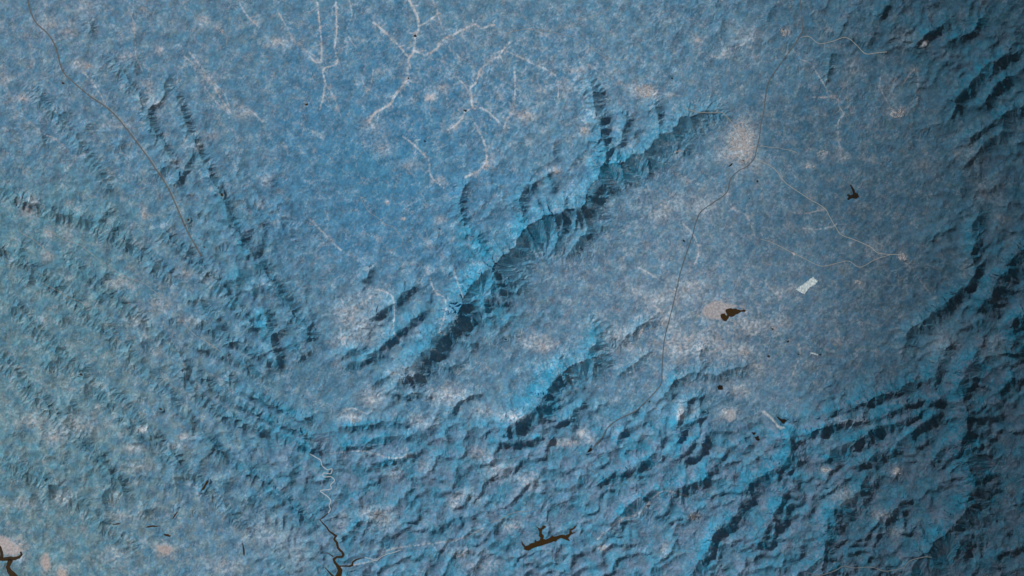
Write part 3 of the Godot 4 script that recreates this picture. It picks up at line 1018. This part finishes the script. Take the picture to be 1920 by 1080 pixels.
			k = k.lerp(teal, clampf(smoothstep(420.0, 120.0, x) * smoothstep(240.0, 420.0, y) * 0.7 + 0.3 * md - 0.8 * hue, 0.0, 1.0) * 0.8)
			k = k.lerp(stone, clampf(0.35 * southwest + 0.05 * far_west - 0.25 * blue_plain - 0.1 + 0.7 * tint.get_noise_2d(x + 2000.0, y) + 0.25 * hue2, 0.0, 0.9))
			# cover on slopes
			var veg := smoothstep(10.0, 120.0, rim[c] * 1.25) * 0.4 + 0.7 * smoothstep(0.25, 0.8, m) * smoothstep(-0.25, 0.35, mid.get_noise_2d(x * 0.8 + 250.0, y * 0.8) + 0.3 * sm + 0.35 * slope)
			veg += green_map[c]
			veg *= (1.0 - 0.1 * far_west) * clampf(0.85 + 0.9 * tn + 0.5 * hue, 0.1, 1.0)
			k = k.lerp(shrub.lerp(cyan, clampf(0.3 + veg * 0.65 + 0.4 * hue - 0.45 * far_west, 0.0, 1.0)), clampf(veg, 0.0, 1.0) * 0.85)
			k = k.lerp(mauve, smoothstep(0.5, 1.0, m) * clampf(0.05 + 1.3 * mid.get_noise_2d(x + 700.0, y) + 0.8 * sm, 0.0, 0.7))
			# bare soil
			var soil := 1.25 * pale_soil[c] * clampf(0.75 + 0.6 * streak + 0.7 * sm, 0.0, 1.2)
			soil += smoothstep(0.50, 0.85, md + 0.55 * sm + 0.25 * streak + 0.3 * b) * 0.17 * (1.0 - 0.6 * m) * (1.0 - 0.7 * blue_plain)
			soil += smoothstep(0.2, 0.7, sm + 0.4 * sp) * 0.07 * smoothstep(-0.1, 0.5, mid.get_noise_2d(x + 1500.0, y) + b)
			var drain := smoothstep(13.6, 17.5, log(flow[c])) * 0.85 * smoothstep(0.25, 0.05, slope) * clampf(0.6 + sm + 0.9 * md, 0.1, 1.2)
			soil += smoothstep(0.30, 0.02, web.get_noise_2d(x + 6.0 * sm, y + 6.0 * hue) + 1.0) * 0.55 * clampf(lump(x, y, 1330, 600, 200, 110) + 0.8 * lump(x, y, 950, 130, 260, 120) + 0.5 * lump(x, y, 1300, 400, 160, 90), 0.0, 1.0) * clampf(0.6 + 1.0 * sm, 0.0, 1.2)
			var mark := 1.45 * pale_mark[c] * clampf(0.75 + 0.8 * sm + 0.7 * md + 0.3 * streak, 0.1, 1.1)
			soil = clampf(maxf(soil, mark) + drain * 0.5, 0.0, 1.0)
			var earth := pale.lerp(warm, clampf(0.3 + 1.2 * tint.get_noise_2d(x + 900.0, y) + 0.6 * hue2 + 0.4 * far_west, 0.0, 1.0))
			k = k.lerp(earth, soil * 0.86)
			# field boundaries and tracks, pale or dark
			var lace := lanes.get_noise_2d(x + 5.0 * sm + 4.0 * hue, y + 5.0 * hue2)
			var edge := smoothstep(0.11, 0.02, lace + 1.0) * (1.0 - 0.8 * smoothstep(0.3, 0.9, m))
			var plot := field2.get_noise_2d(x + 3.0 * sm, y)
			var tilled := (1.0 - 0.7 * smoothstep(0.2, 0.7, m)) * clampf(-0.2 - 0.5 * blue_plain + 2.0 * mid.get_noise_2d(x + 4200.0, y) + 0.6 * lump(x, y, 1330, 590, 240, 130) + 0.4 * lump(x, y, 900, 150, 300, 140), 0.0, 1.0)
			k = k.lerp(earth, smoothstep(0.55, 0.68, plot) * 0.13 * tilled)
			k = k.lerp(deep, smoothstep(-0.5, -0.65, plot) * 0.25)
			k = k.lerp(earth, edge * clampf(1.0 * mid.get_noise_2d(x + 3000.0, y) + 0.12, 0.0, 0.36))
			var lace2 := lanes.get_noise_2d(x * 2.3 + 7.0 * sm, y * 2.3 + 7.0 * hue)
			k = k.lerp(earth, smoothstep(0.2, 0.04, lace2 + 1.0) * (1.0 - smoothstep(0.2, 0.6, m)) * clampf(0.9 * mid.get_noise_2d(x + 5000.0, y) + 0.02, 0.0, 0.15))
			# field tones and speckle, then the painted vignette
			var grain_and_vignette := 1.0 + 0.17 * sm + 0.13 * (streak - 0.1) + 0.04 * fl + 0.20 * md + 0.07 * sp + 0.20 * tint.get_noise_2d(y, x + 60.0) + 0.12 * hues.get_noise_2d(y + 50.0, x)
			grain_and_vignette *= 1.0 - 0.68 * smoothstep(1150.0, 1880.0, x + 90.0 * b + 60.0 * md)  # lens vignette put into the ground colour, darker eastwards with an uneven edge
			grain_and_vignette = maxf(grain_and_vignette, 0.1)
			col[c] = Color(k.r * grain_and_vignette, k.g * grain_and_vignette, k.b * grain_and_vignette)
	return col

# ---------------------------------------------------------------- roads, rivers, bare ground, towns
func roads() -> void:
	var asphalt := matte(Color(0.100, 0.112, 0.118))
	var rail := matte(Color(0.085, 0.105, 0.125))
	var dirt := matte(Color(0.235, 0.255, 0.26))
	var gravel := matte(Color(0.13, 0.155, 0.17))
	var silt := matte(Color(0.36, 0.43, 0.52))
	var set_road := func(called: String, label: String, wide: float, mat: Material, a: Array):
		tag(put_mesh(called, strip(pts(a), wide, 9.0), mat), label, "", "", "structure")
	set_road.call("road", "long brown road sweeping down the left side from the top edge", 112.0, asphalt, [48,-30, 52,0, 60,28, 70,45, 92,66, 105,90, 113,120, 121,138, 140,156, 168,180, 195,198, 215,215, 236,240, 256,266, 274,290, 291,315, 308,340, 320,362, 335,395, 350,430, 364,455, 378,480])
	set_road.call("road", "pale dirt verge beside the long brown road on the left", 40.0, dirt, [171,179, 198,197, 218,214, 239,239, 259,265, 277,289, 294,314, 311,339, 323,361, 338,394, 353,429])
	set_road.call("railway_line", "dark curving railway line running from the top edge past the town to the southern hills", 78.0, rail, [1499,-30, 1500,0, 1503,40, 1503,60, 1488,85, 1470,110, 1449,140, 1440,156, 1435,180, 1432,206, 1426,235, 1423,260, 1417,285, 1413,298, 1400,312, 1385,320, 1370,335, 1362,361, 1340,378, 1315,396, 1305,415, 1297,445, 1285,480, 1275,512, 1270,535, 1262,570, 1254,602, 1245,640, 1241,690, 1240,715, 1230,732, 1205,758, 1188,772, 1160,785, 1140,800, 1128,820, 1115,834, 1110,842])
	set_road.call("road", "tan winding road leading east from the railway in the upper right", 58.0, dirt, [1500,71, 1516,69, 1535,82, 1560,78, 1580,71, 1592,74, 1606,86, 1622,101, 1640,100, 1662,98])
	set_road.call("road", "pale road entering the town from the northwest", 52.0, dirt, [1280,202, 1295,208, 1310,211, 1335,212, 1352,211, 1362,218, 1372,230, 1388,245])
	set_road.call("road", "pale road leaving the town to the southeast across the plain", 56.0, dirt, [1413,298, 1440,309, 1455,320, 1470,340, 1485,352, 1500,362, 1520,375, 1535,383, 1548,393, 1556,408, 1566,425, 1577,440, 1600,449, 1630,462, 1645,474, 1668,477, 1690,477])
	set_road.call("road", "short faint tan road running east from the town", 44.0, dirt, [1425,273, 1448,277, 1458,277, 1470,280, 1482,282, 1494,287])
	set_road.call("road", "thin pale track joining the villages across the eastern plain", 46.0, dirt, [1425,448, 1450,456, 1485,474, 1510,486, 1530,496, 1545,499, 1575,492, 1592,490, 1612,501, 1640,487, 1668,478])
	set_road.call("road", "thin tan track in the far left hills, upper of two", 40.0, dirt, [90,430, 120,449, 150,460, 165,470, 185,486, 206,500, 240,521, 272,532, 292,548, 312,560])
	set_road.call("road", "thin tan track in the far left hills, lower of two", 40.0, dirt, [36,420, 40,436, 60,447, 78,462, 100,480])
	set_road.call("road", "thin tan track crossing the left hills below the two others", 40.0, dirt, [78,529, 95,538, 112,547, 130,558, 150,565, 165,577])
	set_road.call("road", "pale valley road between the dissected western ridges", 44.0, dirt, [342,600, 358,620, 372,632, 395,645, 415,660])
	set_road.call("road", "pale track down the plain left of the looping valley", 36.0, dirt, [675,368, 690,395, 708,408, 722,420, 736,425, 748,438, 756,455, 742,465, 730,470])
	set_road.call("road", "faint brown track across the upper plain above the ridges", 36.0, dirt, [950,62, 985,55, 1020,58, 1060,66, 1095,80, 1125,102, 1150,112, 1175,112])
	set_road.call("road", "faint brown track winding through the southern hills", 40.0, dirt, [920,978, 940,972, 958,962, 975,958, 994,956, 997,945])
	set_road.call("river", "pale meandering river bed in the canyon above the brown lake", 74.0, silt, [582,850, 592,856, 602,862, 605,872, 615,880, 623,878, 621,887, 608,886, 608,893, 621,893, 628,900, 621,908, 621,916, 602,919, 608,925, 615,930, 621,938, 618,947, 620,954, 616,961])
	set_road.call("river", "pale braided river bed along the bottom edge at the right", 60.0, gravel, [1513,1072, 1533,1077, 1563,1068, 1580,1060, 1600,1063, 1633,1062, 1657,1069, 1690,1063, 1703,1050, 1730,1042, 1744,1043])
	set_road.call("river", "pale stream bed east of the winding canyon lake", 50.0, silt, [684,1044, 694,1046, 706,1050, 714,1044, 726,1038, 738,1035, 752,1030])

func bare_ground() -> void:
	var k := 0
	var mottle := noise(41, 5.0, 3)
	var mat := matte(Color(1, 1, 1), 1.0, 0.0)
	mat.vertex_color_use_as_albedo = true
	for q in [
		["bare_field", "bright white four sided field in the eastern plain", "field", Color(0.44, 0.54, 0.60), [1491,543, 1524,518.5, 1531,525, 1535,526, 1527,535, 1518,539, 1513,545, 1508,552, 1500,548], 0.5],
		["mudflat", "pale pinkish mudflat around the irregular brown reservoir", "mudflat", Color(0.30, 0.30, 0.335), [1313,588, 1316,577, 1326,568, 1340,562, 1352,561, 1362,567, 1378,569, 1388,574, 1372,580, 1364,588, 1358,600, 1340,601, 1324,598], 1.6],
		["bare_field", "pale slanting patch beside the pale valley in the upper plain", "field", Color(0.40, 0.44, 0.52), [793,186, 802,178, 812,174, 820,173, 818,181, 808,189, 797,192], 1.0],
		["bare_field", "round whitish patch near the railway in the southern hills", "field", Color(0.42, 0.47, 0.54), [1084,811, 1087,805, 1093,804, 1098,809, 1095,816, 1088,816], 0.8],
		["dam_wall", "pale strip of dam running down to the black wedge lake", "dam", Color(0.34, 0.40, 0.46), [1424,769, 1432,767, 1441,773, 1449,781, 1456,791, 1463,797.5, 1471,798, 1472,804, 1461,806, 1454,803, 1450,794, 1440,784, 1428,775], 0.8],
		["bare_field", "pale grey square patch with a brighter corner in the southeastern plain", "field", Color(0.27, 0.31, 0.37), [1352,766, 1383,766, 1380,785, 1368,794, 1358,786], 1.6],
		["bare_field", "small white block at the corner of the grey square patch", "field", Color(0.44, 0.52, 0.60), [1352,768, 1359,764, 1365,774, 1357,779], 0.5],
		["bare_field", "pinkish tan field in the pale southwest below the brown strips", "field", Color(0.32, 0.29, 0.31), [290,1023, 303,1020, 322,1021, 326,1032, 316,1043, 303,1038, 296,1033], 2.4],
		["mudflat", "pale pink shore above the branching lake in the lower left corner", "mudflat", Color(0.36, 0.34, 0.37), [-40,1004, 0,1001, 14,1005, 30,1018, 44,1026, 52,1032, 40,1036, 30,1042, 8,1043, 2,1028, -20,1024], 2.2],
		["bare_field", "upper of two pinkish fields right of the branching corner lake", "field", Color(0.34, 0.32, 0.34), [82,1036, 92,1035, 96,1046, 97,1066, 88,1074, 76,1060, 74,1052], 2.0],
		["bare_field", "lower of two pinkish fields right of the branching corner lake, at the bottom edge", "field", Color(0.34, 0.33, 0.34), [106,1068, 114,1058, 124,1068, 132,1082, 128,1094, 104,1094], 2.0],
		["bare_field", "short white streak beside a small black pond in the east", "field", Color(0.36, 0.44, 0.52), [1519,660, 1527,661, 1534,664, 1535,667, 1526,665, 1519,663], 0.4],
		["bare_field", "white patch on a slope at the upper right", "field", Color(0.42, 0.46, 0.54), [1720,90, 1728,80, 1736,74, 1741,78, 1735,87, 1724,92], 1.0],
	]:
		var o := shore(pts(q[4]), q[5], 400 + k)
		var soft: float = 0.8 if q[5] < 0.7 else 4.0
		var mesh := sheet(o, 1.1, func(v): return ground_at(v.x, v.y) + 5.0)
		var arr := mesh.surface_get_arrays(0)
		var at: PackedVector3Array = arr[Mesh.ARRAY_VERTEX]
		var tone := PackedColorArray()
		for v in at:
			var p := Vector2(v.x / PX + CX, v.z / PX + CY)
			var c := clampi(int((p.y - Y0) * NH / SPAN_Y), 0, NH - 1) * NW + clampi(int((p.x - X0) * NW / SPAN_X), 0, NW - 1)
			var share := smoothstep(0.0, soft, outline_distance(p, o) + 1.5 * mottle.get_noise_2d(p.x * 1.7, p.y * 1.7)) * clampf(0.85 + 0.45 * mottle.get_noise_2d(p.x + 200.0, p.y), 0.0, 1.0)
			var g := 1.0 + 0.35 * mottle.get_noise_2d(p.x * 0.8, p.y * 0.8 + 70.0)
			var full: Color = q[3]
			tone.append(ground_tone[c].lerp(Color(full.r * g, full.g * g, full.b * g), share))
		arr[Mesh.ARRAY_COLOR] = tone
		var fresh := ArrayMesh.new()
		fresh.add_surface_from_arrays(Mesh.PRIMITIVE_TRIANGLES, arr)
		tag(put_mesh(q[0], fresh, mat), q[1], q[2])
		k += 1

func settlement(called: String, label: String, x: float, y: float, rx: float, ry: float, count: int, sd: int) -> void:
	var rng := RandomNumberGenerator.new()
	rng.seed = sd
	var box := BoxMesh.new()
	box.size = Vector3.ONE
	var mat := matte(Color(1, 1, 1), 0.9, 0.2)
	mat.vertex_color_use_as_albedo = true
	box.material = mat
	var mm := MultiMesh.new()
	mm.transform_format = MultiMesh.TRANSFORM_3D
	mm.use_colors = true
	mm.mesh = box
	mm.instance_count = count
	var f := noise(sd, 9.0, 2)
	var made := 0
	var tries := 0
	while made < count:
		tries += 1
		var r := sqrt(rng.randf())
		var a := rng.randf() * TAU
		var px := x + rx * r * cos(a)
		var py := y + ry * r * sin(a)
		var keep := 0.55 + 1.3 * f.get_noise_2d(px, py) - 0.55 * r * r
		if rng.randf() > keep and tries < count * 20:
			continue
		var wide := rng.randf_range(24.0, 60.0)
		var long := rng.randf_range(18.0, 42.0)
		var tall := rng.randf_range(7.0, 18.0)
		var basis := Basis(Vector3.UP, 0.35 + 0.5 * f.get_noise_2d(px * 0.4, py * 0.4) + (PI / 2 if rng.randf() < 0.5 else 0.0)).scaled_local(Vector3(wide, tall + 30.0, long))
		mm.set_instance_transform(made, Transform3D(basis, Vector3(to_x(px), ground_at(px, py) + tall * 0.5 - 10.0, to_z(py))))
		var v := rng.randf_range(0.24, 0.56)
		var warm := rng.randf()
		mm.set_instance_color(made, Color(v * lerpf(0.84, 0.97, warm), v * lerpf(0.96, 0.94, warm), v * lerpf(1.12, 0.98, warm)))
		made += 1
	var o := MultiMeshInstance3D.new()
	o.name = called
	o.multimesh = mm
	add_child(o, true)
	tag(o, label, called, "" if called == "town" else "villages on the plain", "stuff")

func towns() -> void:
	settlement("town", "large pale town of small blocks beside the railway at the eastern end of the ridge", 1391, 268, 27, 40, 2400, 601)
	var k := 0
	for q in [
		[1207,170,20,11,420, "pale village north of the main ridge, spread on bare ground"],
		[1213,178,9,8,240, "denser pinkish centre of the village north of the main ridge"],
		[1095,246,8,8,160, "small bright village left of the northern ridge"],
		[1272,285,9,4,110, "small white hamlet at the southern foot of the main ridge, northeast end"],
		[911,313,6,6,120, "small village at the lower end of a pale valley in the upper plain"],
		[726,380,3,3,40, "tiny bright hamlet in the blue plain, north of another"],
		[756,411,4,3,45, "tiny bright hamlet in the blue plain, just southeast of another"],
		[1040,321,7,6,90, "small pale village on the hills above the ridge"],
		[1467,61,8,7,150, "small village beside the railway in the upper right"],
		[1681,213,14,8,190, "pale village in the far right plain below the hills"],
		[1692,482,8,7,130, "village where the pale eastern roads meet"],
		[1544,287,9,6,80, "scattered white farms east of the town"],
		[1517,312,11,4,80, "scattered white farms southeast of the town"],
		[1487,475,7,4,70, "hamlet on the thin pale track in the eastern plain"],
		[1608,529,6,5,60, "small hamlet east of the bright white field"],
		[1680,883,7,8,90, "village among the southeastern ridges"],
		[1548,880,8,5,70, "pale hamlet among the southern ridges"],
		[1298,967,7,6,90, "pale village in the southern hills above the bottom edge"],
		[1128,1026,8,5,80, "small white village right of the large branching reservoir"],
		[865,1040,9,4,70, "pale hamlet in the southern hills left of the large branching reservoir"],
		[668,787,10,4,100, "whitish village below the southwest end of the main ridge"],
		[167,126,7,5,90, "pale village right of the brown road near the top left"],
		[1395,662,10,5,80, "scattered white farms below the mudflat reservoir"],
		[418,60,6,6,60, "pale hamlet in the upper left plain"],
		[560,80,12,7,90, "pale scattered farms left of the twin pale streams"],
	]:
		settlement("village", q[5], q[0], q[1], q[2], q[3], q[4], 610 + k)
		k += 1

# beyond the fine sheet: the same kind of land, coarser, out to the far distance
func far_land() -> void:
	var broad := noise(3, 420.0, 3)
	var mid := noise(32, 140.0, 4)
	var v := PackedVector3Array()
	var col := PackedColorArray()
	var nor := PackedVector3Array()
	var idx := PackedInt32Array()
	var n := 130
	var step := 75.0
	for j in n + 1:
		for i in n + 1:
			var x := CX + (i - n / 2) * step
			var y := CY + (j - n / 2) * step
			var h := 60.0 * broad.get_noise_2d(x, y) + 260.0 * (mid.get_noise_2d(x, y) + 0.2) - 60.0
			if x > X0 - 80.0 and x < X0 + SPAN_X + 80.0 and y > Y0 - 80.0 and y < Y0 + SPAN_Y + 80.0:
				h = -260.0
			v.append(Vector3(to_x(x), h, to_z(y)))
			var g := 1.0 + 0.4 * mid.get_noise_2d(y, x)
			col.append(Color(0.118 * g, 0.225 * g, 0.335 * g))
	for j in n + 1:
		for i in n + 1:
			var c := j * (n + 1) + i
			var e := v[c + (1 if i < n else 0)] - v[c - (1 if i > 0 else 0)]
			var s := v[c + (n + 1 if j < n else 0)] - v[c - (n + 1 if j > 0 else 0)]
			nor.append(s.cross(e).normalized())
			if i == n or j == n:
				continue
			var a := v[c]
			var b := v[c + n + 2]
			if a.x > to_x(X0 + 20.0) and b.x < to_x(X0 + SPAN_X - 20.0) and a.z > to_z(Y0 + 20.0) and b.z < to_z(Y0 + SPAN_Y - 20.0):
				continue
			idx.append_array(PackedInt32Array([c, c + 1, c + n + 1, c + 1, c + n + 2, c + n + 1]))
	var mat := matte(Color(1, 1, 1), 1.0, 0.0)
	mat.vertex_color_use_as_albedo = true
	tag(put_mesh("distant_terrain", mesh_of(v, idx, nor, col), mat), "blue land that goes on beyond the hills in view", "", "", "structure")

func land_sheet() -> void:
	var n := NW * NH
	var v := PackedVector3Array()
	var idx := PackedInt32Array()
	v.resize(n)
	idx.resize((NW - 1) * (NH - 1) * 6)
	for c in n:
		var p := node_px(c)
		v[c] = Vector3(to_x(p.x), high[c], to_z(p.y))
	var q := 0
	for j in NH - 1:
		for i in NW - 1:
			var c := j * NW + i
			idx[q] = c
			idx[q + 1] = c + 1
			idx[q + 2] = c + NW
			idx[q + 3] = c + 1
			idx[q + 4] = c + NW + 1
			idx[q + 5] = c + NW
			q += 6
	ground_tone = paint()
	var mat := matte(Color(1, 1, 1), 1.0, 0.0)
	mat.vertex_color_use_as_albedo = true
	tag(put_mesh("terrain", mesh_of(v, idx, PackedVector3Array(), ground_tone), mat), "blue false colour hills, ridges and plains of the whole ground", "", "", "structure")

func _ready() -> void:
	var cam := Camera3D.new()
	cam.name = "camera"
	cam.position = Vector3(0, 420000, 0)
	cam.rotation = Vector3(-PI / 2, 0, 0)
	cam.fov = rad_to_deg(2.0 * atan(27000.0 / 420000.0))
	cam.near = 1000.0
	cam.far = 900000.0
	add_child(cam)
	var env := Environment.new()
	env.background_mode = Environment.BG_SKY
	var sky := Sky.new()
	var air := ProceduralSkyMaterial.new()
	air.sky_top_color = Color(0.50, 0.47, 0.45)
	air.sky_horizon_color = Color(0.56, 0.54, 0.52)
	air.ground_bottom_color = Color(0.3, 0.32, 0.34)
	air.ground_horizon_color = Color(0.56, 0.54, 0.52)
	sky.sky_material = air
	env.sky = sky
	env.background_energy_multiplier = 0.85
	env.tonemap_mode = Environment.TONE_MAPPER_LINEAR
	env.tonemap_exposure = 0.97
	env.volumetric_fog_enabled = true
	env.volumetric_fog_density = 0.0
	env.sdfgi_enabled = true
	env.ssao_enabled = true
	env.ssil_enabled = true
	var world := WorldEnvironment.new()
	world.name = "world"
	world.environment = env
	add_child(world)
	var sun := DirectionalLight3D.new()
	sun.name = "sun"
	sun.light_energy = 1.6
	sun.light_color = Color(1.0, 0.97, 0.93)
	sun.light_angular_distance = 0.5
	sun.shadow_enabled = true
	add_child(sun)
	var up := deg_to_rad(38.0)
	sun.look_at_from_position(Vector3.ZERO, Vector3(0.76 * cos(up), -sin(up), 0.65 * cos(up)))

	shape_land()
	water_bodies()
	dig_lakes()
	land_sheet()
	var water := matte(Color(0.030, 0.017, 0.004), 0.35, 0.15)
	var dark_water := matte(Color(0.012, 0.009, 0.006), 0.35, 0.1)
	for lake in lakes:
		var level: float = lake[5]
		var o := put_mesh(lake[0], sheet(lake[4], 3.0, func(_p): return level), dark_water if (lake[0] == "pond" and lake[4][0].x > 600.0) or lake[1].contains("black") else water)
		tag(o, lake[1], lake[2], lake[3])
	var mist := FogVolume.new()
	mist.name = "haze"
	mist.shape = RenderingServer.FOG_VOLUME_SHAPE_BOX
	mist.size = Vector3(400000, 5000, 400000)
	mist.position = Vector3(0, 2400, 0)
	var damp := FogMaterial.new()
	damp.density = 0.0000035
	damp.albedo = Color(0.75, 0.86, 0.95)
	mist.material = damp
	add_child(mist)
	tag(mist, "thin bluish haze over the land", "", "", "stuff")
	var bank := FogVolume.new()
	bank.name = "haze"
	bank.shape = RenderingServer.FOG_VOLUME_SHAPE_ELLIPSOID
	bank.size = Vector3(92000, 7000, 130000)
	bank.position = Vector3(-56000, 0, 12000)
	var thick := damp.duplicate()
	thick.density = 0.000005
	thick.albedo = Color(0.82, 0.88, 0.92)
	bank.material = thick
	add_child(bank, true)
	tag(bank, "thicker pale haze over the western hills", "", "", "stuff")
	bare_ground()
	roads()
	towns()
	far_land()
